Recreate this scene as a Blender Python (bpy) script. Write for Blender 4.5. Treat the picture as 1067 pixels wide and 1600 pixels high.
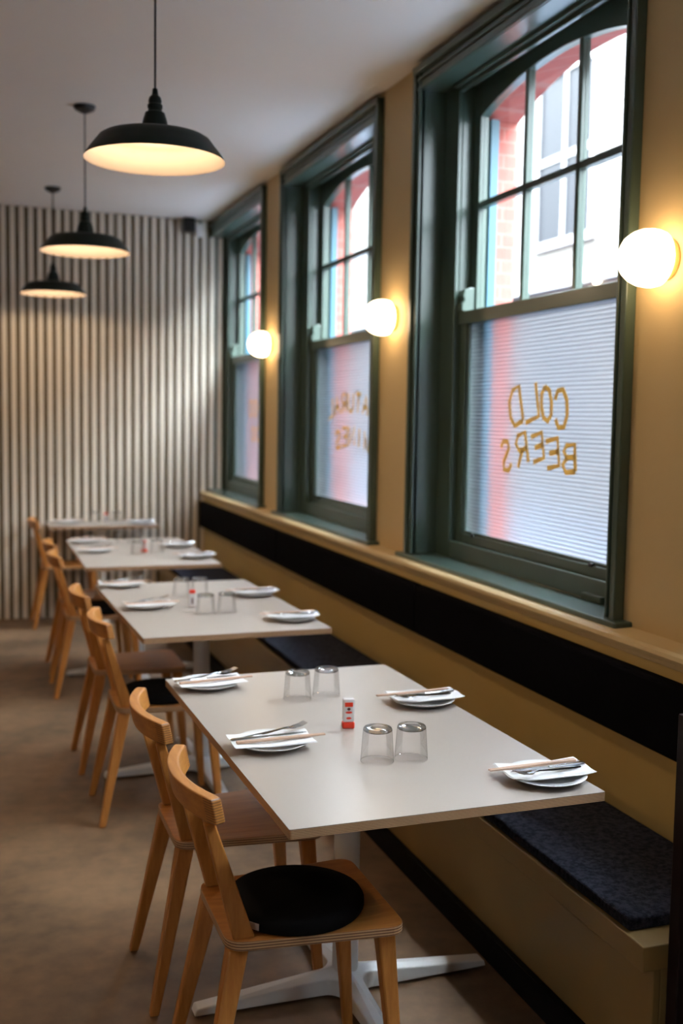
import bpy, bmesh, math, random
from mathutils import Vector, Matrix, Euler
random.seed(7)
for o in list(bpy.data.objects): bpy.data.objects.remove(o)
C = bpy.context.scene.collection
SC = bpy.context.scene
R = math.radians

# ------------------------------------------------------------------ camera
yaw, pitch, roll = R(19.1254), R(-5.0392), R(0.9396)
F = Vector((math.sin(yaw)*math.cos(pitch), math.cos(yaw)*math.cos(pitch), math.sin(pitch)))
RT = Vector((math.cos(yaw), -math.sin(yaw), 0)); UP = RT.cross(F)
RT, UP = RT*math.cos(roll)+UP*math.sin(roll), -RT*math.sin(roll)+UP*math.cos(roll)
cd = bpy.data.cameras.new('camera'); cam = bpy.data.objects.new('camera', cd); C.objects.link(cam)
cam.matrix_world = Matrix(((RT.x, UP.x, -F.x, 0), (RT.y, UP.y, -F.y, 0), (RT.z, UP.z, -F.z, 1.5929), (0, 0, 0, 1)))
cd.sensor_fit = 'VERTICAL'; cd.sensor_height = 36; cd.lens = 1695.68*36/1600
cd.dof.use_dof = True; cd.dof.focus_distance = 2.5; cd.dof.aperture_fstop = 2.4
SC.camera = cam

# ------------------------------------------------------------------ light and exposure
SC.view_settings.view_transform = 'Standard'; SC.view_settings.look = 'None'
SC.view_settings.gamma = 1; SC.view_settings.use_curve_mapping = False
SC.view_settings.exposure = 0.22
SKY_COL, SKY_STR = (0.82, 0.91, 1.0), 10.0
PENDANT_W, SCONCE_E = 9.5, 9.5
w = bpy.data.worlds.new('overcast_sky'); SC.world = w; w.use_nodes = True
nt = w.node_tree; nt.nodes.clear()
bgn = nt.nodes.new('ShaderNodeBackground'); wo = nt.nodes.new('ShaderNodeOutputWorld')
tc = nt.nodes.new('ShaderNodeTexCoord'); sx = nt.nodes.new('ShaderNodeSeparateXYZ'); cr = nt.nodes.new('ShaderNodeValToRGB')
nt.links.new(tc.outputs['Generated'], sx.inputs[0]); nt.links.new(sx.outputs['Z'], cr.inputs[0])
cr.color_ramp.elements[0].position = 0.0; cr.color_ramp.elements[0].color = (0.20, 0.22, 0.24, 1)
cr.color_ramp.elements[1].position = 0.12; cr.color_ramp.elements[1].color = (*SKY_COL, 1)
for p_, k_ in ((.70, 4.5), (1.0, 17)):
    e_ = cr.color_ramp.elements.new(p_); e_.color = (SKY_COL[0]*k_, SKY_COL[1]*k_, SKY_COL[2]*k_, 1)
nt.links.new(cr.outputs[0], bgn.inputs['Color']); bgn.inputs['Strength'].default_value = SKY_STR
nt.links.new(bgn.outputs[0], wo.inputs[0])
sl = bpy.data.lights.new('sun', 'SUN'); sl.energy = 6; sl.color = (1, .93, .84); sl.angle = R(2)
so_ = bpy.data.objects.new('sun', sl); C.objects.link(so_); so_.rotation_euler = Vector((.70, .25, -.62)).to_track_quat('-Z', 'Y').to_euler()
def portal(y):
    l = bpy.data.lights.new('window_portal', 'AREA'); l.shape = 'RECTANGLE'; l.size = 2.1; l.size_y = 1.6
    l.cycles.is_portal = True
    o = bpy.data.objects.new('window_portal', l); C.objects.link(o)
    o.matrix_world = Matrix(((0, 0, 1, 2.32), (0, 1, 0, y), (-1, 0, 0, 2.0), (0, 0, 0, 1)))
    return o

# ------------------------------------------------------------------ materials
def mat(name, col, rough=.5, metal=0, noise=None, bump=None, spec=.5, grain=None, coat=0, emis=None, sheen=0):
    m = bpy.data.materials.new(name); m.use_nodes = True; t = m.node_tree; b = t.nodes['Principled BSDF']
    b.inputs['Base Color'].default_value = (*col, 1); b.inputs['Roughness'].default_value = rough
    b.inputs['Metallic'].default_value = metal; b.inputs['Specular IOR Level'].default_value = spec
    if coat: b.inputs['Coat Weight'].default_value = coat; b.inputs['Coat Roughness'].default_value = .15
    if sheen: b.inputs['Sheen Weight'].default_value = sheen
    if emis: b.inputs['Emission Color'].default_value = (*emis[0], 1); b.inputs['Emission Strength'].default_value = emis[1]
    co = t.nodes.new('ShaderNodeTexCoord')
    if noise or grain:
        scale, amt, col2 = noise or grain
        mp = t.nodes.new('ShaderNodeMapping'); t.links.new(co.outputs['Object'], mp.inputs[0])
        if grain: mp.inputs['Scale'].default_value = grain_scale.get(name, (1, 1, 1))
        n = t.nodes.new('ShaderNodeTexNoise'); n.inputs['Scale'].default_value = scale; n.inputs['Detail'].default_value = 6
        n.inputs['Roughness'].default_value = .6
        t.links.new(mp.outputs[0], n.inputs[0])
        rp = t.nodes.new('ShaderNodeValToRGB'); rp.color_ramp.elements[0].position = .5-amt; rp.color_ramp.elements[1].position = .5+amt
        rp.color_ramp.elements[0].color = (*col, 1); rp.color_ramp.elements[1].color = (*col2, 1)
        t.links.new(n.outputs['Fac'], rp.inputs[0]); t.links.new(rp.outputs[0], b.inputs['Base Color'])
    if bump:
        n2 = t.nodes.new('ShaderNodeTexNoise'); n2.inputs['Scale'].default_value = bump[0]; n2.inputs['Detail'].default_value = 4
        t.links.new(co.outputs['Object'], n2.inputs[0])
        bp = t.nodes.new('ShaderNodeBump'); bp.inputs['Strength'].default_value = bump[1]; bp.inputs['Distance'].default_value = .004
        t.links.new(n2.outputs['Fac'], bp.inputs['Height']); t.links.new(bp.outputs[0], b.inputs['Normal'])
    return m
grain_scale = {'oak_x': (2, 22, 22), 'oak_y': (22, 2, 22), 'oak_z': (22, 22, 2)}
OAK1, OAK2 = (.42, .152, .028), (.58, .245, .055)
M = dict(
 wall=mat('tan_wall_paint', (.62, .45, .22), .62, noise=(3, .3, (.64, .47, .235)), bump=(220, .12)),
 dado=mat('ochre_panel_paint', (.58, .40, .13), .45, noise=(4, .3, (.61, .42, .145)), bump=(120, .06)),
 bench=mat('ochre_bench_paint', (.36, .235, .085), .42, noise=(3, .3, (.32, .21, .075))),
 ceil=mat('white_ceiling_paint', (.86, .79, .72), .8, noise=(2, .3, (.88, .81, .74))),
 floor=None,
 slat=mat('pale_slat_paint', (.82, .74, .63), .55, noise=(6, .3, (.78, .70, .59))),
 slatback=mat('dark_slat_backing', (.16, .12, .068), .8),
 green=mat('grey_green_gloss_paint', (.060, .094, .072), .30, spec=.5, coat=.2, noise=(5, .3, (.064, .100, .077))),
 oakx=mat('oak_x', OAK1, .42, grain=(3, .18, OAK2)), oaky=mat('oak_y', OAK1, .42, grain=(3, .18, OAK2)), oakz=mat('oak_z', OAK1, .42, grain=(3, .18, OAK2)),
 felt=mat('black_felt', (.006, .006, .007), .95, spec=.1),
 navy=mat('navy_wool_fabric', (.010, .011, .017), .95, spec=.12, noise=(70, .12, (.036, .037, .050)), bump=(300, .6)),
 navyback=mat('black_back_fabric', (.004, .004, .006), .95, spec=.04, bump=(400, .3)),
 black=mat('black_kick_paint', (.004, .004, .005), .7, spec=.15),
 top=mat('pale_grey_laminate', (.39, .335, .29), .28, noise=(2, .3, (.405, .35, .302)), spec=.5),
 basew=mat('white_powder_coat', (.84, .83, .80), .35),
 bluep=mat('blue_outside_paint', (.055, .15, .20), .4),
 lampg=mat('dark_green_enamel', (.004, .012, .010), .42, spec=.25),
 lampw=mat('white_enamel_inside', (.25, .205, .175), .5),
 cord=mat('grey_fabric_cord', (.05, .045, .045), .8),
 blackp=mat('black_plastic', (.01, .01, .01), .4),
 whitep=mat('white_plastic', (.85, .80, .74), .5),
 china=mat('white_glazed_china', (.80, .80, .79), .12, coat=.3),
 paper=mat('white_paper_napkin', (.80, .80, .80), .9, bump=(60, .3)),
 steel=mat('polished_steel', (.55, .55, .55), .16, metal=1),
 chop=mat('bamboo_wood', (.56, .36, .25), .6, noise=(40, .3, (.62, .42, .30))),
 red=mat('red_plastic', (.80, .045, .015), .35),
 labelw=mat('white_label', (.85, .78, .74), .5),
 tagw=mat('woven_white_tag', (.6, .52, .50), .8),
 panel=mat('dark_brown_panel', (.010, .004, .005), .6, spec=.2),
 wallb=mat('dark_room_paint', (.16, .11, .07), .7),
 gold=mat('gold_leaf_lettering', (.56, .36, .10), .4, metal=.4),
 stone=mat('pale_street_render', (.085, .08, .072), .8, noise=(2, .3, (.075, .072, .064))),
 whitef=mat('white_window_paint', (.24, .24, .24), .5),
 street=mat('asphalt', (.035, .045, .065), .9),
 dkglass=mat('dark_window_glass', (.008, .009, .012), .4, spec=.15),
 dark=mat('dark_emblem_print', (.10, .015, .01), .5),
 bulb=mat('lit_bulb', (1, 1, 1), .5, emis=((1, .70, .38), 12)),
)
def opal():
    m = bpy.data.materials.new('lit_opal_glass'); m.use_nodes = True; t = m.node_tree; b = t.nodes['Principled BSDF']
    b.inputs['Base Color'].default_value = (.9, .88, .84, 1); b.inputs['Roughness'].default_value = .12
    b.inputs['Emission Color'].default_value = (1, .72, .42, 1); b.inputs['Emission Strength'].default_value = SCONCE_E
    return m
M['opal'] = opal()
def floor_mat():
    m = bpy.data.materials.new('worn_concrete'); m.use_nodes = True; t = m.node_tree; b = t.nodes['Principled BSDF']
    co = t.nodes.new('ShaderNodeTexCoord')
    n = t.nodes.new('ShaderNodeTexNoise'); n.inputs['Scale'].default_value = 1.6; n.inputs['Detail'].default_value = 8; n.inputs['Roughness'].default_value = .62
    n2 = t.nodes.new('ShaderNodeTexNoise'); n2.inputs['Scale'].default_value = 14; n2.inputs['Detail'].default_value = 5
    for q in (n, n2): t.links.new(co.outputs['Object'], q.inputs[0])
    rp = t.nodes.new('ShaderNodeValToRGB'); rp.color_ramp.elements[0].position = .34; rp.color_ramp.elements[1].position = .66
    rp.color_ramp.elements[0].color = (.070, .042, .024, 1); rp.color_ramp.elements[1].color = (.27, .160, .085, 1)
    mx = t.nodes.new('ShaderNodeMix'); mx.data_type = 'FLOAT'; mx.inputs['Factor'].default_value = .22
    t.links.new(n.outputs['Fac'], mx.inputs['A']); t.links.new(n2.outputs['Fac'], mx.inputs['B'])
    t.links.new(mx.outputs['Result'], rp.inputs[0]); t.links.new(rp.outputs[0], b.inputs['Base Color'])
    b.inputs['Roughness'].default_value = .5; b.inputs['Specular IOR Level'].default_value = .35
    bp = t.nodes.new('ShaderNodeBump'); bp.inputs['Strength'].default_value = .15; bp.inputs['Distance'].default_value = .003
    t.links.new(n2.outputs['Fac'], bp.inputs['Height']); t.links.new(bp.outputs[0], b.inputs['Normal'])
    return m
M['floor'] = floor_mat()
def ply(name, axis='Z', n=13.0, h=.0215):
    """laminated plywood edge: bands stacked along the local thickness axis"""
    m = bpy.data.materials.new(name); m.use_nodes = True; t = m.node_tree; b = t.nodes['Principled BSDF']
    co = t.nodes.new('ShaderNodeTexCoord'); s = t.nodes.new('ShaderNodeSeparateXYZ'); t.links.new(co.outputs['Object'], s.inputs[0])
    mu = t.nodes.new('ShaderNodeMath'); mu.operation = 'MULTIPLY'; mu.inputs[1].default_value = n/h*2*math.pi/2; t.links.new(s.outputs[axis], mu.inputs[0])
    sn = t.nodes.new('ShaderNodeMath'); sn.operation = 'SINE'; t.links.new(mu.outputs[0], sn.inputs[0])
    rp = t.nodes.new('ShaderNodeValToRGB'); rp.color_ramp.elements[0].position = .1; rp.color_ramp.elements[1].position = .7
    rp.color_ramp.elements[0].color = (.16, .07, .03, 1); rp.color_ramp.elements[1].color = (.60, .37, .20, 1)
    mr = t.nodes.new('ShaderNodeMapRange'); mr.inputs[1].default_value = -1; mr.inputs[2].default_value = 1; t.links.new(sn.outputs[0], mr.inputs[0])
    t.links.new(mr.outputs[0], rp.inputs[0]); t.links.new(rp.outputs[0], b.inputs['Base Color']); b.inputs['Roughness'].default_value = .5
    return m
M['plytop'] = ply('birch_plywood_edge')
M['plyseat'] = ply('oak_plywood_edge', n=7, h=.022)
def brickmat():
    m = bpy.data.materials.new('red_brick'); m.use_nodes = True; t = m.node_tree; b = t.nodes['Principled BSDF']
    co = t.nodes.new('ShaderNodeTexCoord'); br = t.nodes.new('ShaderNodeTexBrick'); mp = t.nodes.new('ShaderNodeMapping')
    cb = t.nodes.new('ShaderNodeCombineXYZ'); s = t.nodes.new('ShaderNodeSeparateXYZ'); ad = t.nodes.new('ShaderNodeMath'); ad.operation = 'ADD'
    t.links.new(co.outputs['Object'], s.inputs[0]); t.links.new(s.outputs['X'], ad.inputs[0]); t.links.new(s.outputs['Y'], ad.inputs[1])
    t.links.new(ad.outputs[0], cb.inputs['X']); t.links.new(s.outputs['Z'], cb.inputs['Y']); t.links.new(cb.outputs[0], br.inputs['Vector'])
    br.inputs['Scale'].default_value = 4.5; br.inputs['Color1'].default_value = (.34, .085, .065, 1); br.inputs['Color2'].default_value = (.40, .105, .08, 1)
    br.inputs['Mortar'].default_value = (.36, .15, .12, 1); br.inputs['Mortar Size'].default_value = .02
    t.links.new(br.outputs['Color'], b.inputs['Base Color']); b.inputs['Roughness'].default_value = .85
    return m
M['brick'] = brickmat()
def pane(name):
    m = bpy.data.materials.new(name); m.use_nodes = True; t = m.node_tree; t.nodes.clear()
    o = t.nodes.new('ShaderNodeOutputMaterial'); tr = t.nodes.new('ShaderNodeBsdfTransparent'); g = t.nodes.new('ShaderNodeBsdfGlossy')
    tr.inputs[0].default_value = (.95, .97, .97, 1); g.inputs['Roughness'].default_value = .03
    mx = t.nodes.new('ShaderNodeMixShader'); mx.inputs[0].default_value = .05
    t.links.new(tr.outputs[0], mx.inputs[1]); t.links.new(g.outputs[0], mx.inputs[2]); t.links.new(mx.outputs[0], o.inputs[0])
    return m
M['pane'] = pane('clear_window_glass')
def reeded():
    m = bpy.data.materials.new('reeded_privacy_glass'); m.use_nodes = True; t = m.node_tree; t.nodes.clear()
    o = t.nodes.new('ShaderNodeOutputMaterial')
    co = t.nodes.new('ShaderNodeTexCoord'); s = t.nodes.new('ShaderNodeSeparateXYZ'); t.links.new(co.outputs['Object'], s.inputs[0])
    mu = t.nodes.new('ShaderNodeMath'); mu.operation = 'MULTIPLY'; mu.inputs[1].default_value = 2*math.pi/.0155; t.links.new(s.outputs['Z'], mu.inputs[0])
    sn = t.nodes.new('ShaderNodeMath'); sn.operation = 'SINE'; t.links.new(mu.outputs[0], sn.inputs[0])
    bp = t.nodes.new('ShaderNodeBump'); bp.inputs['Strength'].default_value = .8; bp.inputs['Distance'].default_value = .0025
    t.links.new(sn.outputs[0], bp.inputs['Height'])
    mr = t.nodes.new('ShaderNodeMapRange'); mr.inputs[1].default_value = -1; mr.inputs[2].default_value = 1; t.links.new(sn.outputs[0], mr.inputs[0])
    rp = t.nodes.new('ShaderNodeValToRGB'); rp.color_ramp.elements[0].color = (.38, .40, .43, 1); rp.color_ramp.elements[1].color = (.54, .56, .585, 1)
    rp.color_ramp.elements[1].position = .35
    t.links.new(mr.outputs[0], rp.inputs[0])
    tl = t.nodes.new('ShaderNodeBsdfTranslucent'); t.links.new(rp.outputs[0], tl.inputs[0]); t.links.new(bp.outputs[0], tl.inputs['Normal'])
    rf = t.nodes.new('ShaderNodeBsdfRefraction'); rf.inputs['Roughness'].default_value = .32; rf.inputs['IOR'].default_value = 1.12
    t.links.new(rp.outputs[0], rf.inputs[0]); t.links.new(bp.outputs[0], rf.inputs['Normal'])
    tr = t.nodes.new('ShaderNodeBsdfTransparent'); t.links.new(rp.outputs[0], tr.inputs[0])
    m1 = t.nodes.new('ShaderNodeMixShader'); m1.inputs[0].default_value = .96
    t.links.new(tl.outputs[0], m1.inputs[1]); t.links.new(rf.outputs[0], m1.inputs[2])
    m2 = t.nodes.new('ShaderNodeMixShader'); m2.inputs[0].default_value = .0
    t.links.new(m1.outputs[0], m2.inputs[1]); t.links.new(tr.outputs[0], m2.inputs[2])
    gl = t.nodes.new('ShaderNodeBsdfGlossy'); gl.inputs['Roughness'].default_value = .15; t.links.new(bp.outputs[0], gl.inputs['Normal'])
    m3 = t.nodes.new('ShaderNodeMixShader'); m3.inputs[0].default_value = .04
    t.links.new(m2.outputs[0], m3.inputs[1]); t.links.new(gl.outputs[0], m3.inputs[2]); t.links.new(m3.outputs[0], o.inputs[0])
    return m
M['reeded'] = reeded()
def goldleaf():
    m = bpy.data.materials.new('gold_lettering_film'); m.use_nodes = True; t = m.node_tree; b = t.nodes['Principled BSDF']
    b.inputs['Base Color'].default_value = (.62, .40, .12, 1); b.inputs['Roughness'].default_value = .45
    tl = t.nodes.new('ShaderNodeBsdfTranslucent'); tl.inputs[0].default_value = (.78, .55, .22, 1)
    mx = t.nodes.new('ShaderNodeMixShader'); mx.inputs[0].default_value = .6
    t.links.new(b.outputs[0], mx.inputs[1]); t.links.new(tl.outputs[0], mx.inputs[2]); t.links.new(mx.outputs[0], t.nodes['Material Output'].inputs[0])
    return m
M['gold'] = goldleaf()
def glassmat(name, rough=0.0, col=(1, 1, 1), t_=1.0):
    m = bpy.data.materials.new(name); m.use_nodes = True; b = m.node_tree.nodes['Principled BSDF']
    b.inputs['Base Color'].default_value = (*col, 1); b.inputs['Roughness'].default_value = rough
    b.inputs['Transmission Weight'].default_value = t_; b.inputs['IOR'].default_value = 1.33
    return m
M['glass'] = glassmat('clear_tumbler_glass')
def thinglass(name, edge, k):
    m = bpy.data.materials.new(name); m.use_nodes = True; t = m.node_tree; t.nodes.clear()
    o = t.nodes.new('ShaderNodeOutputMaterial'); tr = t.nodes.new('ShaderNodeBsdfTransparent'); g = t.nodes.new('ShaderNodeBsdfGlossy')
    lw = t.nodes.new('ShaderNodeLayerWeight'); lw.inputs[0].default_value = .35
    rp = t.nodes.new('ShaderNodeValToRGB'); rp.color_ramp.elements[0].position = .55; rp.color_ramp.elements[0].color = (.995, .995, .995, 1); rp.color_ramp.elements[1].color = edge
    t.links.new(lw.outputs['Facing'], rp.inputs[0]); t.links.new(rp.outputs[0], tr.inputs[0])
    g.inputs['Roughness'].default_value = .03; mx = t.nodes.new('ShaderNodeMixShader')
    mr = t.nodes.new('ShaderNodeMath'); mr.operation = 'MULTIPLY'; mr.inputs[1].default_value = k; t.links.new(lw.outputs['Fresnel'], mr.inputs[0])
    t.links.new(mr.outputs[0], mx.inputs[0]); t.links.new(tr.outputs[0], mx.inputs[1]); t.links.new(g.outputs[0], mx.inputs[2]); t.links.new(mx.outputs[0], o.inputs[0])
    return m
M['thin'] = thinglass('thin_tumbler_wall', (.62, .66, .65, 1), .5)
M['thinbase'] = thinglass('tumbler_base_glass', (.42, .47, .47, 1), .7)
M['frost'] = glassmat('clear_pale_plastic', .25, (.97, .92, .90), .35)

# ------------------------------------------------------------------ mesh helpers
class MB:
    def __init__(s): s.bm = bmesh.new(); s.mi = 0
    def face(s, vs, mi=None):
        try: f = s.bm.faces.new(vs); f.material_index = s.mi if mi is None else mi; return f
        except ValueError: return None
    def box(s, x0, x1, y0, y1, z0, z1, mi=None):
        v = [s.bm.verts.new((x, y, z)) for z in (z0, z1) for y in (y0, y1) for x in (x0, x1)]
        for q in ((0, 2, 3, 1), (4, 5, 7, 6), (0, 1, 5, 4), (2, 6, 7, 3), (0, 4, 6, 2), (1, 3, 7, 5)): s.face([v[i] for i in q], mi)
        return s
    def loft(s, rings, cap=True, close=True, mi=None):
        """rings: lists of points of equal length"""
        vr = [[s.bm.verts.new(p) for p in r] for r in rings]; n = len(vr[0])
        for a, b in zip(vr, vr[1:]):
            for i in range(n if close else n-1): s.face([a[i], a[(i+1) % n], b[(i+1) % n], b[i]], mi)
        if cap: s.face(vr[0][::-1], mi); s.face(vr[-1], mi)
        return s
    def lathe(s, prof, n=32, c=(0, 0, 0), axis='z', cap=True, mi=None):
        rings = []
        for r, h in prof:
            ring = []
            for i in range(n):
                a = 2*math.pi*i/n; p = (r*math.cos(a), r*math.sin(a), h)
                if axis == 'x': p = (h, r*math.cos(a), r*math.sin(a))
                ring.append((c[0]+p[0], c[1]+p[1], c[2]+p[2]))
            rings.append(ring)
        return s.loft(rings, cap, mi=mi)
    def prism(s, pts, z0, z1, mi=None, top=None, side=None):
        lo = [s.bm.verts.new((x, y, z0)) for x, y in pts]; hi = [s.bm.verts.new((x, y, z1)) for x, y in pts]; n = len(pts)
        s.face(lo[::-1], mi); s.face(hi, top if top is not None else mi)
        for i in range(n): s.face([lo[i], lo[(i+1) % n], hi[(i+1) % n], hi[i]], side if side is not None else mi)
        return s
    def tube(s, pts, rad, n=8, mi=None, flat=1.0):
        rings = []; pts = [Vector(p) for p in pts]
        for i, p in enumerate(pts):
            d = (pts[min(i+1, len(pts)-1)]-pts[max(i-1, 0)]).normalized()
            a = d.orthogonal().normalized() if abs(d.z) > .95 else d.cross(Vector((0, 0, 1))).normalized(); b = d.cross(a)
            r = rad[i] if isinstance(rad, (list, tuple)) else rad
            rings.append([p+a*r*math.cos(2*math.pi*k/n)+b*r*flat*math.sin(2*math.pi*k/n) for k in range(n)])
        return s.loft(rings, mi=mi)
    def build(s, name, mats, parent=None, smooth=False, bevel=0, seg=2, loc=None):
        bmesh.ops.recalc_face_normals(s.bm, faces=s.bm.faces)
        me = bpy.data.meshes.new(name); s.bm.to_mesh(me); s.bm.free()
        for m in (mats if isinstance(mats, (list, tuple)) else [mats]): me.materials.append(m)
        o = bpy.data.objects.new(name, me); C.objects.link(o); o.parent = parent
        if loc: o.location = loc
        if smooth:
            for p in me.polygons: p.use_smooth = True
            me.set_sharp_from_angle(angle=R(35))
        if bevel:
            b = o.modifiers.new('bevel', 'BEVEL'); b.width = bevel; b.segments = seg; b.limit_method = 'ANGLE'; b.angle_limit = R(40)
        return o
def rrect(x0, x1, y0, y1, r, n=6):
    p = []
    for cx, cy, a0 in ((x1-r, y1-r, 0), (x0+r, y1-r, 90), (x0+r, y0+r, 180), (x1-r, y0+r, 270)):
        for i in range(n+1):
            a = R(a0+90*i/n); p.append((cx+r*math.cos(a), cy+r*math.sin(a)))
    return p
def roundpoly(pts, r, n=6):
    out = []; N = len(pts)
    for i in range(N):
        p = Vector(pts[i]); a = (Vector(pts[i-1])-p).normalized(); b = (Vector(pts[(i+1) % N])-p).normalized()
        s = p+a*r; e = p+b*r
        for k in range(n+1):
            t = k/n; out.append(tuple((1-t)**2*s+2*t*(1-t)*p+t*t*e))
    return out
def empty(name, loc=(0, 0, 0), rz=0):
    o = bpy.data.objects.new(name, None); C.objects.link(o); o.location = loc; o.rotation_euler = (0, 0, rz); o.empty_display_size = .1
    return o
def tag(o, label=None, cat=None, group=None, kind=None):
    for k, v in (('label', label), ('category', cat), ('group', group), ('kind', kind)):
        if v: o[k] = v
    return o
def copy_tree(o, parent=None):
    c = o.copy(); C.objects.link(c); c.parent = parent
    for ch in [x for x in o.children]: copy_tree(ch, c)
    return c
first_used = {}
def place(proto, loc, rz=0, label=None, cat=None, group=None):
    """the first call uses the prototype itself, later ones copies of it and its parts"""
    o = proto if not first_used.get(proto.name) else copy_tree(proto)
    if o is proto: first_used[proto.name] = True
    o.location = loc; o.rotation_euler = (0, 0, rz)
    return tag(o, label, cat, group)

# ------------------------------------------------------------------ setting
XW, ZC = 1.887, 3.1164
FX = -2.2
WIN = [3.6425, 5.7575, 7.8725, 1.5275]          # window centres along the wall
HW = .8425                                       # half outer width of a casing
tag(MB().box(-3.2, 1.9, -2.2, 9.2, -.1, 0).build('floor', M['floor']), kind='structure')
tag(MB().box(-3.2, 2.3, -2.2, 9.3, ZC, ZC+.1).build('ceiling', M['ceil']), kind='structure')
tag(MB().box(-3.3, -3.2, -2.2, 9.3, 0, ZC).build('wall_left', M['wallb']), kind='structure')
b = MB(); b.box(-3.3, -2.7, -2.3, -2.2, 0, ZC); b.box(FX, 2.3, -2.3, -2.2, 0, ZC); b.box(-2.7, FX, -2.3, -2.2, 0, .3); b.box(-2.7, FX, -2.3, -2.2, 2.5, ZC)
tag(b.build('wall_front', M['wallb']), kind='structure')
w5 = empty('window_5', (-2.7, -2.25, .3)); tag(w5, kind='structure')     # unseen glazed shopfront, added behind the camera to let in cool fill light
b = MB(); L5 = FX+2.7
for x in (0, L5/2-.03, L5-.06): b.box(x, x+.06, -.04, .04, 0, 2.2)
b.box(0, L5, -.04, .04, 0, .06); b.box(0, L5, -.04, .04, 2.14, 2.2)
b.build('window_frame', M['green'], w5)
MB().box(.06, L5-.06, -.003, .003, .06, 2.14).build('pane', M['pane'], w5)
l = bpy.data.lights.new('window_portal', 'AREA'); l.shape = 'RECTANGLE'; l.size = L5; l.size_y = 2.2; l.cycles.is_portal = True
o = bpy.data.objects.new('window_portal', l); C.objects.link(o); o.location = (-2.7+L5/2, -2.31, 1.4); o.rotation_euler = (R(90), 0, 0)
# window wall: piers, band under the windows and band over them, openings left free
b = MB(); OP = .7775+.02
ys = [-2.2]
for yc in sorted(WIN): ys += [yc-OP, yc+OP]
ys.append(9.3)
for i in range(0, len(ys), 2): b.box(XW, 2.10, ys[i], ys[i+1], 0, ZC)
for yc in WIN: b.box(XW, 2.10, yc-OP, yc+OP, 0, .955); b.box(XW, 2.10, yc-OP, yc+OP, 3.01, ZC)
tag(b.build('wall_right', M['wall']), kind='structure')
# outer brick skin with arched heads
b = MB(); OB = .655
ys = [-2.2]
for yc in sorted(WIN): ys += [yc-OB, yc+OB]
ys.append(14)
for i in range(0, len(ys), 2): b.box(2.105, 2.265, ys[i], ys[i+1], -.3, 4.2)
for yc in WIN:
    b.box(2.105, 2.265, yc-OB, yc+OB, -.3, 1.0)
    n = 14; arc = [(yc-OB+2*OB*i/n, 2.99-.13*((2*i/n-1)**2)) for i in range(n+1)]
    b.loft([[(2.105, y, z), (2.265, y, z), (2.265, y, 4.2), (2.105, y, 4.2)] for y, z in arc])
tag(b.build('wall_outside', M['brick']), kind='structure')
# back wall: dark backing with pale vertical slats, set slightly off square
def backy(x): return 8.655+(x-1.88)*.03
b = MB(); b.loft([[(-3.3, backy(-3.3), z), (1.886, backy(1.886), z), (1.886, 9.25, z), (-3.3, 9.25, z)] for z in (0, ZC)], mi=0)
b.box(1.886, 1.979, backy(1.886), 8.70, .991, 2.989, mi=0)      # runs on into the last window recess
x = .283-.0662*50
while x < 1.97:
    y = backy(x)-.001
    z0, z1 = (.005, ZC-.002) if x < 1.87 else (.992, 2.988)
    b.box(x-.0185, x+.0185, y-.03, y+.004, z0, z1, mi=1)
    x += .0662
tag(b.build('wall_back', [M['slatback'], M['slat']]), kind='structure')
# ledge and panelling under the windows
b = MB(); prof = [(XW+.001, .975), (1.80, .972), (1.787, .966), (1.783, .955), (1.79, .943), (1.803, .938), (1.806, .925), (1.815, .92), (XW+.001, .92)]
b.loft([[(x, y, z) for x, z in prof] for y in (1.2, 8.65)])
tag(b.build('trim_1', M['wall']), kind='structure')
b = MB().box(1.812, XW-.001, 1.97, 8.65, 0.42, .925)
tag(b.build('trim_2', M['dado']), kind='structure')

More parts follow.
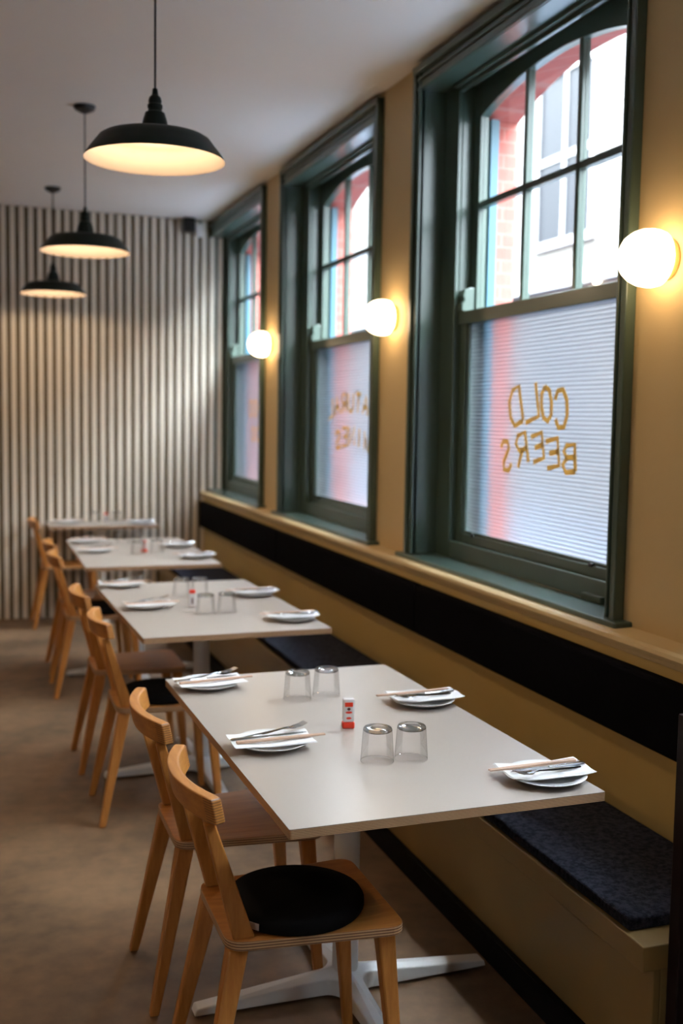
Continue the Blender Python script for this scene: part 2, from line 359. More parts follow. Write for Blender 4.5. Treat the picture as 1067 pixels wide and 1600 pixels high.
# ------------------------------------------------------------------ sash window (local origin: wall face, window centre, floor)
def make_window():
    root = empty('window_1', (XW, WIN[0], 0)); tag(root, kind='structure')
    X = lambda x: x-XW
    c = MB()                                       # casing: stepped architrave, sides and head
    for s in (-1, 1):
        for (d0, d1, x0) in ((.7775, HW-.006, 1.865), (HW-.028, HW, 1.850), (.7775, .789, 1.857)):
            c.box(X(x0), X(XW-.001), *sorted((s*d0, s*d1)), .985, 3.088)
    for (z0, z1, x0) in ((2.992, 3.085, 1.865), (3.06, 3.094, 1.846), (2.992, 3.006, 1.857), (3.03, 3.045, 1.858)):
        c.box(X(x0), X(XW-.001), -HW, HW, z0, z1)
    c.build('casing', M['green'], root, bevel=.004)
    l = MB()                                       # jamb linings and box faces
    for s in (-1, 1):
        l.box(X(1.866), X(2.09), *sorted((s*.7775, s*.7965)), .96, 3.0)
        l.box(X(1.98), X(2.0), *sorted((s*.6425, s*.7775)), .985, 2.99)
        l.box(X(2.0), X(2.112), *sorted((s*.6425, s*.668)), .985, 2.99)
    l.box(X(1.866), X(2.112), -.7775, .7775, 2.99, 3.009)
    l.box(X(1.98), X(2.0), -.6425, .6425, 2.958, 2.99)
    l.box(X(1.96), X(1.98), -.66, .66, 2.975, 2.99)
    l.build('window_frame', M['green'], root, bevel=.003)
    s = MB()                                       # sill board with horns
    pts = roundpoly([(X(1.826), -.885), (X(1.99), -.885), (X(1.99), .885), (X(1.826), .885)], .012)
    s.prism(pts, .966, .99)
    s.build('window_sill', M['green'], root, bevel=.006, seg=3)
    ls = MB()                                      # lower sash
    ls.box(X(1.982), X(2.0), -.6425, .6425, .99, 1.063)
    for k in (-1, 1): ls.box(X(2.01), X(2.045), *sorted((k*.58, k*.6425)), 1.0, 2.0)
    ls.box(X(2.01), X(2.045), -.58, .58, 1.0, 1.10); ls.box(X(2.0), X(2.045), -.6425, .6425, 1.99, 2.045)
    for k in (-1, 1): ls.box(X(2.018), X(2.030), *sorted((k*.566, k*.58)), 1.10, 1.99)
    ls.box(X(2.018), X(2.030), -.566, .566, 1.10, 1.113)
    so = ls.build('lower_sash', M['green'], root, bevel=.003)
    MB().box(X(1.962), X(1.984), -.59, -.47, .991, 1.014).build('sash_lift', M['green'], so, bevel=.004)
    for yy in (.47, -.45):
        MB().box(X(2.006), X(2.02), yy-.012, yy+.012, 1.094, 1.108).build('sash_catch', M['blackp'], so, bevel=.003)
    MB().box(X(2.031), X(2.036), -.58, .58, 1.10, 1.99).build('reeded_pane', M['reeded'], so)
    us = MB()                                      # upper sash with arched head and glazing bars
    for k in (-1, 1): us.box(X(2.052), X(2.092), *sorted((k*.58, k*.6425)), 1.995, 2.99)
    us.box(X(2.052), X(2.092), -.58, .58, 1.995, 2.05)
    n = 16
    us.loft([[(X(2.052), y, z), (X(2.092), y, z), (X(2.092), y, 2.99), (X(2.052), y, 2.99)] for y, z in [(-.58+1.16*i/n, 2.935-.085*((2*i/n-1)**2)) for i in range(n+1)]])
    for k in (-1, 1): us.box(X(2.056), X(2.088), k*.195-.013, k*.195+.013, 2.05, 2.96)
    us.box(X(2.056), X(2.088), -.58, .58, 2.475, 2.502)
    so2 = us.build('upper_sash', M['green'], root, bevel=.003)
    for j, (z0, z1) in enumerate(((2.05, 2.475), (2.502, 2.95))):
        for (y0, y1) in ((-.58, -.208), (-.182, .182), (.208, .58)):
            MB().box(X(2.070), X(2.073), y0, y1, z0, z1).build('pane', M['pane'], so2)
    for k in (-1, 1):                              # curved sash horns above the meeting rail
        h = MB(); yy = k*.615
        prof = [(1.992, 2.045), (1.990, 2.075), (2.004, 2.09), (1.996, 2.11), (2.004, 2.135), (2.03, 2.145), (2.05, 2.145), (2.05, 2.045)]
        h.loft([[(X(x), yy+d, z) for x, z in prof] for d in (-.026, .026)])
        h.build('sash_horn', M['green'], so2, bevel=.004)
    jb = MB()                                      # outside frame
    for k in (-1, 1): jb.box(X(2.113), X(2.15), *sorted((k*.60, k*.654)), 1.0, 2.85)
    jb.box(X(2.113), X(2.28), -.654, .654, .975, .998)
    jb.build('outer_frame', M['bluep'], root)
    return root
win = make_window()
for i, yc in enumerate(WIN):
    if i:
        o = copy_tree(win); o.name = 'window_%d' % (i+1); o.location.y = yc
    portal(yc)

# gold lettering on the reeded panes, seen from its back
LET = {
 'C': [[(1, .78), (.75, 1), (.3, 1), (0, .7), (0, .3), (.3, 0), (.75, 0), (1, .25)]],
 'O': [[(.5, 1), (.12, .85), (0, .5), (.12, .15), (.5, 0), (.88, .15), (1, .5), (.88, .85), (.5, 1)]],
 'L': [[(0, 1), (0, 0), (1, 0)]],
 'D': [[(0, 0), (0, 1), (.55, 1), (.95, .75), (1, .3), (.75, 0), (0, 0)]],
 'B': [[(0, 0), (0, 1), (.65, 1), (.88, .8), (.65, .55), (0, .53)], [(.65, .53), (1, .3), (.75, 0), (0, 0)]],
 'E': [[(1, 1), (0, 1), (0, 0), (1, 0)], [(0, .52), (.75, .52)]],
 'R': [[(0, 0), (0, 1), (.7, 1), (.95, .78), (.7, .5), (0, .48)], [(.4, .48), (1, 0)]],
 'S': [[(.95, .85), (.6, 1), (.15, .9), (.08, .68), (.85, .35), (.9, .1), (.45, 0), (0, .15)]],
 'N': [[(0, 0), (0, 1), (1, 0), (1, 1)]], 'A': [[(0, 0), (.5, 1), (1, 0)], [(.22, .38), (.78, .38)]],
 'T': [[(0, 1), (1, 1)], [(.5, 1), (.5, 0)]], 'U': [[(0, 1), (0, .25), (.3, 0), (.7, 0), (1, .25), (1, 1)]],
 'W': [[(0, 1), (.25, 0), (.5, .7), (.75, 0), (1, 1)]], 'I': [[(.5, 1), (.5, 0)]],
}
def lettering(parent, items, yc, wdt=.0105, name='lettering'):
    b = MB()
    for ch, y0, y1, z0, z1, rot in items:
        cy, cz = (y0+y1)/2, (z0+z1)/2; ww, hh = y1-y0, z1-z0; ca, sa = math.cos(R(rot)), math.sin(R(rot))
        for st in LET[ch]:
            P = []
            for u, v in st:
                dy, dz = (u-.5)*ww, (v-.5)*hh
                P.append(Vector((cy-yc+dy*ca-dz*sa, cz+dy*sa+dz*ca)))
            L = []; Rr = []
            for i, p in enumerate(P):
                d = (P[min(i+1, len(P)-1)]-P[max(i-1, 0)]).normalized(); nrm = Vector((-d.y, d.x))
                L.append(p+nrm*wdt); Rr.append(p-nrm*wdt)
            for i in range(len(P)-1):
                q = [L[i], L[i+1], Rr[i+1], Rr[i]]
                b.loft([[(x, p.x, p.y) for p in q] for x in (2.0290-XW, 2.0302-XW)])
    return b.build(name, M['gold'], parent)
lettering(win, [('C', 3.415, 3.497, 1.565, 1.700, -6), ('O', 3.525, 3.600, 1.585, 1.715, -12), ('L', 3.630, 3.735, 1.59, 1.72, -15), ('D', 3.755, 3.850, 1.57, 1.71, -18),
                ('B', 3.350, 3.435, 1.407, 1.503, -6), ('E', 3.465, 3.550, 1.420, 1.520, -10), ('E', 3.578, 3.660, 1.44, 1.537, -14), ('R', 3.700, 3.785, 1.415, 1.535, -16), ('S', 3.83, 3.905, 1.385, 1.51, -18)], WIN[0])
w2 = bpy.data.objects['window_2']; w3 = bpy.data.objects['window_3']
nat = 'NATURAL'; it = []
for i, ch in enumerate(nat):
    y = 5.33+i*.118; it.append((ch, y, y+.08, 1.575+.045*math.sin(math.pi*(i+.5)/7), 1.675+.045*math.sin(math.pi*(i+.5)/7), 12-4*i*1.0))
for i, ch in enumerate('WINES'):
    y = 5.42+i*.118; it.append((ch, y, y+.085, 1.395+.04*math.sin(math.pi*(i+.5)/5), 1.495+.04*math.sin(math.pi*(i+.5)/5), 10-5*i))
lettering(w2, it, WIN[1])
# blurred two-row gold mark on the far pane, not legible in the photograph
it = [('O', 7.66+.13*i, 7.75+.13*i, 1.58, 1.70, 0) for i in range(3)]+[('O', 7.72+.13*i, 7.81+.13*i, 1.40, 1.50, 0) for i in range(2)]
lettering(w3, it, WIN[2])

# ------------------------------------------------------------------ street outside
tag(MB().box(2.31, 30, -10, 60, -.35, -.25).build('street_ground', M['street']), kind='structure')
fb = empty('street_building', (7.4, 0, -.25))
tag(fb, 'pale rendered building across the street seen through the panes', 'building')
MB().box(0, .4, -4, 30, 0, 7.0).build('facade', M['stone'], fb)
for y0 in range(-3, 30, 3):
    for z0, z1 in ((.9, 3.1), (4.2, 6.3)):
        f = MB(); f.box(-.06, -.005, y0-.08, y0+1.4, z0-.1, z0); f.box(-.06, -.005, y0-.08, y0+1.4, z1, z1+.1)
        f.box(-.06, -.005, y0-.08, y0, z0, z1); f.box(-.06, -.005, y0+1.32, y0+1.4, z0, z1); f.box(-.05, -.005, y0, y0+1.32, (z0+z1)/2-.04, (z0+z1)/2+.04); f.box(-.05, -.005, y0+.63, y0+.69, z0, z1)
        wf = f.build('street_window', M['whitef'], fb)
        MB().box(-.03, -.004, y0, y0+1.32, z0, z1).build('street_pane', M['dkglass'], wf)
MB().box(-.15, -.001, -4, 30, 3.55, 3.75).build('string_course', M['whitef'], fb)

# ------------------------------------------------------------------ bench
bn = empty('bench', (1.44, 5.4, 0)); tag(bn, 'long ochre painted banquette bench under the windows', 'bench')
def bx(name, x0, x1, y0, y1, z0, z1, m, bev=.003):
    return MB().box(x0-1.44, x1-1.44, y0-5.4, y1-5.4, z0, z1).build(name, m, bn, bevel=bev)
bx('seat_board', 1.418, 1.811, 1.978, 8.600, .36, .42, M['bench'])
bx('front_panel', 1.452, 1.472, 1.985, 8.600, .0, .359, M['bench'])
bx('kickboard', 1.430, 1.4515, 1.985, 8.600, .0, .085, M['black'], .002)
bx('end_panel', 1.472, 1.80, 1.985, 2.005, .0, .359, M['bench'])
tag(MB().box(1.472, 1.886, 1.925, 1.965, 0, .955).build('partition', M['panel'], bevel=.004), 'dark brown partition panel closing the near end of the bench', 'partition')
segs = [(2.05, 4.143), (4.149, 6.30), (6.306, 8.598)]
labs = ['nearest', 'middle', 'farthest']
for i, (y0, y1) in enumerate(segs):
    b = MB().box(1.428, 1.810, y0, y1, .4205, .452)
    tag(b.build('seat_cushion', M['navy'], bevel=.008, seg=3), '%s long navy wool seat cushion lying on the bench' % labs[i], 'cushion', 'seat cushions along the bench')
segs = [(1.97, 4.143), (4.149, 6.30), (6.306, 8.598)]
for i, (y0, y1) in enumerate(segs):
    b = MB().box(1.767, 1.811, y0, y1, .690, .897)
    tag(b.build('back_cushion', M['navyback'], bevel=.014, seg=3), '%s black padded back cushion fixed below the window ledge' % labs[i], 'cushion', 'back cushions along the bench')

# ------------------------------------------------------------------ tables
TW, TL, TZ, TT = .754, 1.325, .75, .0215
def make_table(name, W, L, ax, ay):
    root = empty(name)
    b = MB(); b.prism(rrect(-W/2, W/2, -L/2, L/2, .004, 2), -TT/2, TT/2-.0012, mi=1)
    b.prism(rrect(-W/2, W/2, -L/2, L/2, .004, 2), TT/2-.0012, TT/2, mi=0)
    b.build('tabletop', [M['top'], M['plytop']], root, loc=(0, 0, TZ-TT/2))
    b = MB(); b.lathe([(.036, .05), (.036, .3), (.036, .70), (.036, .715)], 28)
    b.build('column', M['basew'], root, smooth=True)
    MB().box(-.14, .14, -.14, .14, .714, .7275).build('mounting_plate', M['basew'], root, bevel=.003)
    b = MB()                                     # cast cross foot: filleted star with sloping arms
    f = .045; hw = .030; out = []
    for k in range(4):
        L_ = (ax, ay, ax, ay)[k]; a = k*math.pi/2; ca, sa = math.cos(a), math.sin(a)
        pts = [(L_, -hw*.75), (L_, hw*.75)]
        cx = cy = hw+f                            # fillet between this arm and the next
        for j in range(7):
            t = math.pi*1.5-j*math.pi/12
            pts.append((cx+f*math.cos(t), cy+f*math.sin(t)))
        for px, py in pts: out.append((px*ca-py*sa, px*sa+py*ca))
    lo = [b.bm.verts.new((x, y, .008)) for x, y in out]
    hi = [b.bm.verts.new((x*.985, y*.985, .062-.036*min(1, math.hypot(x, y)/.40))) for x, y in out]
    n = len(out)
    for i in range(n): b.face([lo[i], lo[(i+1) % n], hi[(i+1) % n], hi[i]])
    ct = b.bm.verts.new((0, 0, .075)); cb_ = b.bm.verts.new((0, 0, .008))
    for i in range(n): b.face([hi[i], hi[(i+1) % n], ct]); b.face([lo[(i+1) % n], lo[i], cb_])
    ft = b.build('cross_foot', M['basew'], root, bevel=.004)
    for k in range(4):
        L_ = (ax, ay, ax, ay)[k]-.03; a = k*math.pi/2
        MB().lathe([(.012, 0), (.012, .0085)], 12, (L_*math.cos(a), L_*math.sin(a), 0)).build('glide', M['blackp'], ft)
    return root
T = [(.9794, 2.7318, 1.03), (.982, 4.7055, 1.30), (.989, 6.6424, -.34)]
tl = ['nearest white four-seat table in the room', 'white four-seat table second from the camera', 'white four-seat table third from the camera, before the small table']
tb = make_table('dining_table', TW, TL, .43, .43)
for (x, y, a), lab in zip(T, tl): place(tb, (x, y, 0), R(a), lab, 'table', 'four-seat tables along the bench')
t4 = make_table('dining_table', .80, .40, .33, .22)
tag(t4, 'farthest and smallest white table, against the slatted back wall', 'table'); t4.location = (.975, 8.375, 0)

# ------------------------------------------------------------------ chairs (local: +x faces the table, origin under the seat centre line at its back edge)
def make_chair():
    root = empty('dining_chair')
    zt = .455; th = .022
    pts = roundpoly([(0, -.163), (.405, -.20), (.405, .20), (0, .163)], .045)
    b = MB()
    lo = [(x, y) for x, y in pts]
    v1 = [b.bm.verts.new((x, y, -th/2)) for x, y in lo]; v2 = [b.bm.verts.new((x, y, th/2)) for x, y in lo]
    cen = Vector((.2, 0)); ins = [tuple(cen+(Vector(p)-cen)*.72) for p in lo]
    v3 = [b.bm.verts.new((x, y, th/2-.004)) for x, y in ins]; n = len(lo)
    b.face(v1[::-1], 0); b.face(v3, 0)
    for i in range(n): b.face([v1[i], v1[(i+1) % n], v2[(i+1) % n], v2[i]], 1); b.face([v2[i], v2[(i+1) % n], v3[(i+1) % n], v3[i]], 0)
    b.build('seat', [M['oakx'], M['plyseat']], root, bevel=.002, loc=(0, 0, zt-th/2))
    def post(s):
        rings = []
        for t in (0, .25, .5, .75, 1):
            z = zt-.002+(.7335-zt)*t; xc = .040-.084*t; w_ = .0245*(1-.5*t); d = .0125*(1-.15*t); y = s*(.140+.028*t)
            rings.append([(xc-w_, y-d, z), (xc+w_, y-d*.8, z), (xc+w_, y+d*.8, z), (xc-w_, y+d, z)])
        return MB().loft(rings).build('back_post', M['oakz'], root, bevel=.004)
    for s in (-1, 1): post(s)
    b = MB(); rings = []; n = 20                    # bent top rail
    for i in range(n+1):
        u = -1+2*i/n; y = u*.199; xx = -.078+.048*u*u; dx = .096*u; h = .028 if abs(u) > .93 else .030
        nx, ny = 1, -dx/.203; l_ = math.hypot(nx, ny); nx /= l_; ny /= l_; t_ = .0142
        zc = .764
        lean = .006
        rings.append([(xx-nx*t_+lean, y-ny*t_, zc-h), (xx+nx*t_+lean, y+ny*t_, zc-h), (xx+nx*t_-lean, y+ny*t_, zc+h), (xx-nx*t_-lean, y-ny*t_, zc+h)])
    b.loft(rings); b.build('top_rail', M['railwood'], root, bevel=.005, seg=3)
    for (x0, y0, x1, y1, wa) in ((.028, -.135, -.062, -.185, .0235), (.028, .135, -.062, .185, .0235), (.365, -.155, .402, -.178, .0215), (.365, .155, .402, .178, .0215)):
        rings = []
        for t in (0, .5, 1):
            z = (zt-th-.0005)*(1-t)+.0*t; x = x0+(x1-x0)*t; y = y0+(y1-y0)*t; a = wa*(1-.46*t); c = .019*(1-.32*t)
            rings.append([(x-a, y-c, z), (x+a, y-c, z), (x+a, y+c, z), (x-a, y+c, z)])
        MB().loft(rings).build('leg', M['oakz'], root, bevel=.005)
    return root
def railmat():
    m = M['oaky'].copy(); m.name = 'bent_laminated_oak'; t = m.node_tree; b = t.nodes['Principled BSDF']
    co = t.nodes.new('ShaderNodeTexCoord'); s = t.nodes.new('ShaderNodeSeparateXYZ'); t.links.new(co.outputs['Object'], s.inputs[0])
    # lamination lines show on the rail ends only (local |y| beyond .19)
    ab = t.nodes.new('ShaderNodeMath'); ab.operation = 'ABSOLUTE'; t.links.new(s.outputs['Y'], ab.inputs[0])
    gt = t.nodes.new('ShaderNodeMath'); gt.operation = 'GREATER_THAN'; gt.inputs[1].default_value = .178; t.links.new(ab.outputs[0], gt.inputs[0])
    mu = t.nodes.new('ShaderNodeMath'); mu.operation = 'MULTIPLY'; mu.inputs[1].default_value = 2*math.pi/.0058; t.links.new(s.outputs['Z'], mu.inputs[0])
    sn = t.nodes.new('ShaderNodeMath'); sn.operation = 'SINE'; t.links.new(mu.outputs[0], sn.inputs[0])
    g2 = t.nodes.new('ShaderNodeMath'); g2.operation = 'GREATER_THAN'; g2.inputs[1].default_value = .35; t.links.new(sn.outputs[0], g2.inputs[0])
    m3 = t.nodes.new('ShaderNodeMath'); m3.operation = 'MULTIPLY'; t.links.new(gt.outputs[0], m3.inputs[0]); t.links.new(g2.outputs[0], m3.inputs[1])
    mx = t.nodes.new('ShaderNodeMix'); mx.data_type = 'RGBA'; t.links.new(m3.outputs[0], mx.inputs['Factor'])
    src = b.inputs['Base Color'].links[0].from_socket
    t.links.new(src, mx.inputs['A']); mx.inputs['B'].default_value = (.22, .09, .03, 1)
    t.links.new(mx.outputs['Result'], b.inputs['Base Color'])
    return m
M['railwood'] = railmat()
ch = make_chair()
chairs = [
 (.520, 2.365, 0, 'nearest oak chair with a black round cushion at the nearest table'),
 (.515, 2.945, 0, 'oak chair without cushion at the far half of the nearest table'),
 (.540, 4.318, 0, 'oak chair with a black round cushion at the second table'),
 (.525, 4.965, 0, 'oak chair with bare seat at the far half of the second table'),
 (.520, 6.300, 0, 'oak chair with a black round cushion at the third table'),
 (.535, 6.870, 0, 'oak chair at the far half of the third table'),
 (.520, 8.330, 0, 'farthest oak chair, at the small table by the slatted wall'),
]
for x, y, a, lab in chairs: place(ch, (x, y, 0), R(a), lab, 'chair', 'oak chairs along the tables')
def make_cushion():
    root = empty('round_cushion')
    pr = [(.02, 0), (.145, 0), (.156, .004), (.161, .012), (.161, .026), (.156, .034), (.142, .040), (.10, .043), (.04, .045), (.003, .045)]
    MB().lathe(pr, 48).build('pad', M['felt'], root, smooth=True)
    b = MB(); pts = []
    a0, a1 = R(214), R(224)
    for i in range(5):
        a = a0+(a1-a0)*i/4; pts.append(a)
    b.loft([[(.1615*math.cos(a), .1615*math.sin(a), .010), (.163*math.cos(a), .163*math.sin(a), .010), (.1625*math.cos(a), .1625*math.sin(a), .025), (.161*math.cos(a), .161*math.sin(a), .025)] for a in pts])
    b.build('care_tag', M['tagw'], root)
    return root
cu = make_cushion()
for (x, y, lab) in ((.712, 2.338, 'black round felt cushion on the nearest chair'), (.738, 4.318, 'black round felt cushion on the chair at the second table'), (.718, 6.300, 'black round felt cushion on the chair at the third table')):
    place(cu, (x, y, .452), 0, lab, 'cushion', 'round chair cushions')

# ------------------------------------------------------------------ tableware
def make_plate():
    return MB().lathe([(.002, .0), (.05, .0), (.054, .002), (.075, .0075), (.094, .0155), (.096, .0175), (.094, .0180), (.074, .0105), (.054, .0055), (.002, .0050)], 48).build('plate', M['china'], smooth=True)
def make_napkin():
    b = MB(); W_, H_ = .21, .115; nx, ny = 14, 8; random.seed(3)
    def hz(u, v): return .0012*math.sin(u*9+v*4)+.0010*math.sin(v*13+1)+(.004*(abs(u-.5)*2)**3)
    grid = [[b.bm.verts.new(((i/nx-.5)*W_, (j/ny-.5)*H_+.008*math.sin(i/nx*3), hz(i/nx, j/ny)+.0022)) for j in range(ny+1)] for i in range(nx+1)]
    g2 = [[b.bm.verts.new(((i/nx-.5)*W_+.003, (j/ny-.5)*H_+.008*math.sin(i/nx*3)-.003, hz(i/nx, j/ny)-.0006)) for j in range(ny+1)] for i in range(nx+1)]
    for i in range(nx):
        for j in range(ny):
            b.face([grid[i][j], grid[i+1][j], grid[i+1][j+1], grid[i][j+1]]); b.face([g2[i][j+1], g2[i+1][j+1], g2[i+1][j], g2[i][j]])
    for i in range(nx): b.face([grid[i][0], g2[i][0], g2[i+1][0], grid[i+1][0]]); b.face([grid[i][ny], grid[i+1][ny], g2[i+1][ny], g2[i][ny]])
    for j in range(ny): b.face([grid[0][j], grid[0][j+1], g2[0][j+1], g2[0][j]]); b.face([grid[nx][j], g2[nx][j], g2[nx][j+1], grid[nx][j+1]])
    return b.build('napkin', M['paper'], smooth=True)
def make_fork():
    root = empty('fork')
    def strip(pts):  # x, halfwidth, z, thickness
        return [[(x, -w_, z), (x, w_, z), (x, w_*.8, z+t), (x, -w_*.8, z+t)] for x, w_, z, t in pts]
    MB().loft(strip([(-.10, .0050, 0, .003), (-.06, .0055, 0, .004), (-.01, .0035, .001, .004), (.03, .0028, .004, .003), (.045, .0060, .004, .002), (.058, .0110, .002, .0015), (.066, .0118, .002, .0015)])).build('handle', M['steel'], root, smooth=True)
    for k in range(4):
        y = -.0100+k*.00667
        MB().loft([[(x, y-h, z), (x, y+h, z), (x, y+h, z+.0015), (x, y-h, z+.0015)] for x, h, z in ((.065, .0021, .002), (.085, .0017, .004), (.102, .0009, .009))]).build('tine', M['steel'], root)
    return root
def make_knife():
    root = empty('knife')
    MB().tube([(-.10, 0, .004), (-.095, 0, .004), (-.05, 0, .004), (.0, 0, .004)], [.003, .0062, .0058, .0042], 10, flat=.6).build('handle', M['steel'], root, smooth=True)
    MB().loft([[(x, -a, .0035), (x, c, .0035), (x, c, .0050), (x, -a, .0045)] for x, a, c in ((-.002, .003, .004), (.02, .007, .005), (.07, .008, .005), (.095, .004, .004), (.105, .0005, .002))]).build('blade', M['steel'], root)
    return root
def make_chop():
    b = MB()
    for s in (-1, 1):
        b.loft([[(x, s*.0034+d*dy, h*dz+.0035) for dy, dz in ((-1, -1), (1, -1), (1, 1), (-1, 1))] for x, d, h in ((-.118, .0031, .0030), (.05, .0026, .0026), (.118, .0019, .0019))])
    return b.build('chopstick_pair', M['chop'], bevel=.0006)
pl, nk, fk, kn, cp = make_plate(), make_napkin(), make_fork(), make_knife(), make_chop()
def setting(x, y, rz, j, where, full=True):
    """plate with folded napkin, knife, fork and chopsticks; local +x points where the tines point"""
    ca, sa = math.cos(rz), math.sin(rz)
    def at(dx, dy): return x+dx*ca-dy*sa, y+dx*sa+dy*ca
    place(pl, (x, y, TZ+.0002), rz, 'white china plate '+where, 'plate', 'side plates on the tables')
    place(nk, (*at(-.005+j*.3, -.012), TZ+.0190), rz+R(-2)+j, 'white napkin on plate '+where, 'napkin', 'napkins on the plates')
    k = place(kn, (*at(-.010, -.004), TZ+.0248), rz+R(4), 'steel knife on plate '+where, 'knife', 'knives on the plates')
    f = place(fk, (*at(.006, .022), TZ+.0285), rz+R(13), 'steel fork on plate '+where, 'fork', 'forks on the plates')
    f.rotation_euler = (0, R(-3), rz+R(13))
    place(cp, (*at(.018, -.030), TZ+.0245), rz+R(3)+j, 'bamboo chopsticks on plate '+where, 'chopsticks', 'chopsticks on the plates')
settings = [
 (.728, 2.617, R(0), .0, 'at the near chair side of the nearest table'),
 (.701, 3.258, R(4), .02, 'at the far chair side of the nearest table'),
 (1.277, 2.188, R(180), .0, 'at the near bench corner of the nearest table'),
 (1.267, 2.896, R(183), -.03, 'at the far bench side of the nearest table'),
 (.735, 4.680, R(3), .03, 'at the near chair side of the second table'),
 (.714, 5.290, R(2), -.02, 'at the far chair side of the second table'),
 (1.271, 4.253, R(178), .02, 'at the near bench corner of the second table'),
 (1.271, 4.886, R(186), .0, 'at the far bench side of the second table'),
 (.735, 6.650, R(5), .0, 'at the near chair side of the third table'),
 (.735, 7.160, R(0), .02, 'at the far chair side of the third table'),
 (1.273, 6.260, R(184), .0, 'at the near bench corner of the third table'),
 (1.269, 6.806, R(178), .03, 'at the far bench side of the third table'),
 (.730, 8.450, R(0), .0, 'on the chair side of the small far table'),
 (1.255, 8.31, R(180), .0, 'on the bench side of the small far table'),
]
for s in settings: setting(*s)
def make_tumbler():
    # upside-down tumbler: mouth on the table, thick base on top
    b = MB(); n = 40
    b.lathe([(.0400, .0), (.0415, .0004), (.0402, .020), (.0385, .045), (.0362, .078), (.0352, .0815)], n, cap=False, mi=0)
    b.lathe([(.0005, .0735), (.020, .0740), (.0330, .0752), (.0358, .0775), (.0352, .0820), (.0335, .0845), (.026, .0855), (.006, .0845), (.0005, .0845)], n, mi=1)
    return b.build('tumbler', [M['thin'], M['thinbase']], smooth=True)
gl = make_tumbler()
gs = [(.946, 2.430, 'left glass of the near pair on the nearest table'), (1.034, 2.425, 'right glass of the near pair on the nearest table'),
      (.926, 3.045, 'left glass of the far pair on the nearest table'), (1.022, 3.060, 'right glass of the far pair on the nearest table'),
      (.950, 4.475, 'left glass of the near pair on the second table'), (1.045, 4.490, 'right glass of the near pair on the second table'),
      (.935, 4.940, 'left glass of the far pair on the second table'), (1.020, 4.940, 'right glass of the far pair on the second table'),
      (.965, 6.480, 'left glass of the near pair on the third table'), (1.080, 6.500, 'right glass of the near pair on the third table'),
      (.950, 7.030, 'left glass of the far pair on the third table'), (1.040, 7.050, 'right glass of the far pair on the third table'),
      (.93, 8.43, 'glass left of the sauce bottle on the small far table'), (1.09, 8.43, 'glass right of the sauce bottle on the small far table')]
for x, y, lab in gs: place(gl, (x, y, TZ+.0003), 0, 'upturned clear '+lab, 'glass', 'upturned tumblers on the tables')
def make_bottle(capdown):
    root = empty('sauce_bottle'); h = .070
    def bar(w_, d, z0, z1, m, name, y=0, bev=.003):
        return MB().box(-w_, w_, y-d, y+d, z0, z1).build(name, m, root, bevel=bev)
    if capdown:
        bar(.0145, .0105, 0, .015, M['red'], 'cap'); bar(.0135, .0098, .0152, h, M['frost'], 'bottle_body', bev=.004)
        z = .018
        bar(.0095, .0002, .052, .062, M['red'], 'red_label', -.0102, 0)
        for a, c, e, m in ((-.004, .004, .0465, M['dark']), (-.008, .008, .0385, M['red']), (-.006, .006, .025, M['red'])):
            m_ = MB().lathe([(.0001, -.0001), (1, -.0001), (1, .0002), (.0001, .0002)], 20).build('label_mark', m, root)
            o = m_
            o.scale = ((c-a)/2, .0028 if m is M['red'] else .0035, 1); o.rotation_euler = (R(90), 0, 0); o.location = (0, -.0101, e)
    else:
        bar(.0115, .009, .050, .064, M['red'], 'cap'); bar(.0135, .0105, 0, .0498, M['frost'], 'bottle_body', bev=.004)
        bar(.003, .0002, .012, .034, M['dark'], 'label_mark', -.0108, 0)
    return root
def bottle(x, y, rz, capdown, lab):
    o = make_bottle(capdown); o.location = (x, y, TZ+.0003); o.rotation_euler = (0, 0, rz); o.scale = (1.17,)*3; tag(o, lab, 'bottle', 'sauce bottles on the tables')
bottle(.972, 2.719, R(-12), True, 'small clear sauce bottle on its red cap, nearest table')
bottle(.930, 4.660, R(-10), False, 'small sauce bottle with red cap on top, second table')
bottle(1.020, 6.600, R(-8), True, 'small red and clear sauce bottle, third table')
bottle(1.010, 8.44, R(0), False, 'small red-capped sauce bottle, small far table')

# ------------------------------------------------------------------ pendant lamps
def make_pendant():
    root = empty('pendant_lamp')
    out = [(.2235, 0), (.2215, .006), (.204, .030), (.187, .052), (.176, .066), (.160, .075), (.10, .083), (.046, .086)]
    inn = [(.043, .082), (.10, .079), (.158, .071), (.172, .063), (.183, .050), (.200, .029), (.2175, .004), (.2235, 0)]
    n = 56; b = MB(); b.lathe(out, n, cap=False, mi=0); b.lathe(inn, n, cap=False, mi=1)
    bmesh.ops.remove_doubles(b.bm, verts=b.bm.verts, dist=.0003)
    sh = b.build('lamp_shade', [M['lampg'], M['lampw']], root, smooth=True)
    for f in sh.data.polygons: pass
    b = MB().lathe([(.046, .083), (.045, .092), (.038, .125), (.031, .148), (.023, .152), (.021, .160), (.024, .163), (.024, .172), (.020, .176), (.021, .186), (.018, .196), (.010, .204), (.008, .222), (.003, .226)], 28)
    b.build('lamp_neck', M['lampg'], root, smooth=True)
    MB().lathe([(.0035, .224), (.0035, ZC-2.3975-.028)], 10).build('cord', M['cord'], root, smooth=True)
    MB().lathe([(.004, ZC-2.3975-.040), (.020, ZC-2.3975-.034), (.048, ZC-2.3975-.020), (.054, ZC-2.3975-.006), (.054, ZC-2.3975-.001)], 32).build('ceiling_rose', M['blackp'], root, smooth=True)
    bb = MB().lathe([(.003, .058), (.014, .060), (.022, .066), (.024, .074), (.018, .084)], 24, (0, 0, 0)).build('bulb', M['bulb'], root, smooth=True)
    return root
pe = make_pendant()
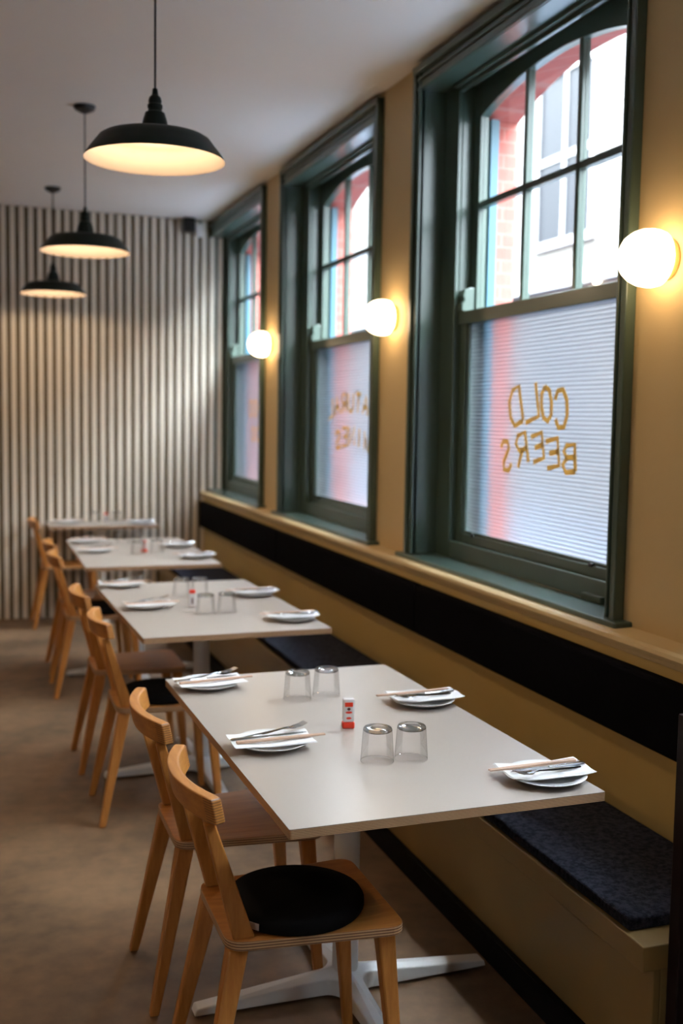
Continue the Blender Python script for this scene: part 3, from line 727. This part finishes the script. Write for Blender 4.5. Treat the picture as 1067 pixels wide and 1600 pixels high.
def lamp_light(x, y, z, wt, col, r, nm='lamp_light'):
    l = bpy.data.lights.new(nm, 'POINT'); l.energy = wt; l.color = col; l.shadow_soft_size = r
    o = bpy.data.objects.new(nm, l); C.objects.link(o); o.location = (x, y, z); return o
for y, lab in ((3.56, 'nearest and largest dark green enamel pendant lamp'), (5.70, 'middle dark green enamel pendant lamp of the row'), (7.81, 'farthest dark green enamel pendant lamp near the slatted wall')):
    o = place(pe, (.584, y, 2.3975), 0, lab+', hanging from the ceiling', 'pendant lamp', 'pendant lamps in a row')
    lamp_light(.584, y, 2.3975+.030, PENDANT_W, (1, .74, .46), .024)

# unseen copies of the lamp, added over the aisle as warm fill light
for x, y, lab in ((-1.45, 1.43, 'near dark green pendant lamp added over the aisle as warm fill'), (-1.45, 3.56, 'second dark green pendant lamp added over the aisle as warm fill'), (-1.45, 5.70, 'third dark green pendant lamp added over the aisle as warm fill')):
    o = place(pe, (x, y, 2.3975), 0, lab, 'pendant lamp', 'pendant lamps in a row')
    lamp_light(x, y, 2.3975+.030, PENDANT_W*1.2, (1, .70, .40), .024)

# ------------------------------------------------------------------ wall globes
def make_sconce():
    root = empty('wall_globe_lamp')
    prof = [(.030, .018), (.062, .021), (.077, .032), (.081, .048), (.082, .062), (.0795, .086), (.072, .108), (.059, .127), (.040, .141), (.018, .149), (.001, .151)]
    b = MB(); b.lathe([(r, -h) for r, h in prof], 40, axis='x'); b.build('opal_globe', M['opal'], root, smooth=True)
    MB().lathe([(.058, -.0008), (.060, -.004), (.057, -.016), (.045, -.021), (.03, -.0215)], 32, axis='x').build('wall_plate', M['dado'], root, smooth=True)
    return root
sc = make_sconce()
for y, lab in ((2.655, 'lit opal globe wall lamp right of the nearest window'), (4.735, 'lit opal globe wall lamp between nearest and middle windows'), (6.900, 'lit opal globe wall lamp between middle and farthest windows')):
    place(sc, (XW, y, 2.05), 0, lab, 'wall lamp', 'globe lamps on the window wall')

# ------------------------------------------------------------------ small devices in the far corner
def dev(name, x, z, parts, lab, cat):
    root = empty(name, (x, backy(x)-.032, z)); tag(root, lab, cat)
    for nm, m, a in parts: MB().box(*a).build(nm, m, root, bevel=.006)
    return root
dev('loudspeaker', 1.665, 3.055, (('housing', M['blackp'], (-.045, .045, -.11, -.01, -.05, .055)), ('bracket', M['blackp'], (-.012, .012, -.01, .001, -.02, .02))), 'small black box fixed high on the slatted wall by the ceiling', 'speaker')
dev('motion_sensor', 1.755, 3.03, (('housing', M['whitep'], (-.03, .03, -.055, 0, -.05, .05)), ('lens', M['whitep'], (-.022, .022, -.062, -.054, -.045, -.005))), 'small white sensor beside the black box high on the slatted wall', 'sensor')
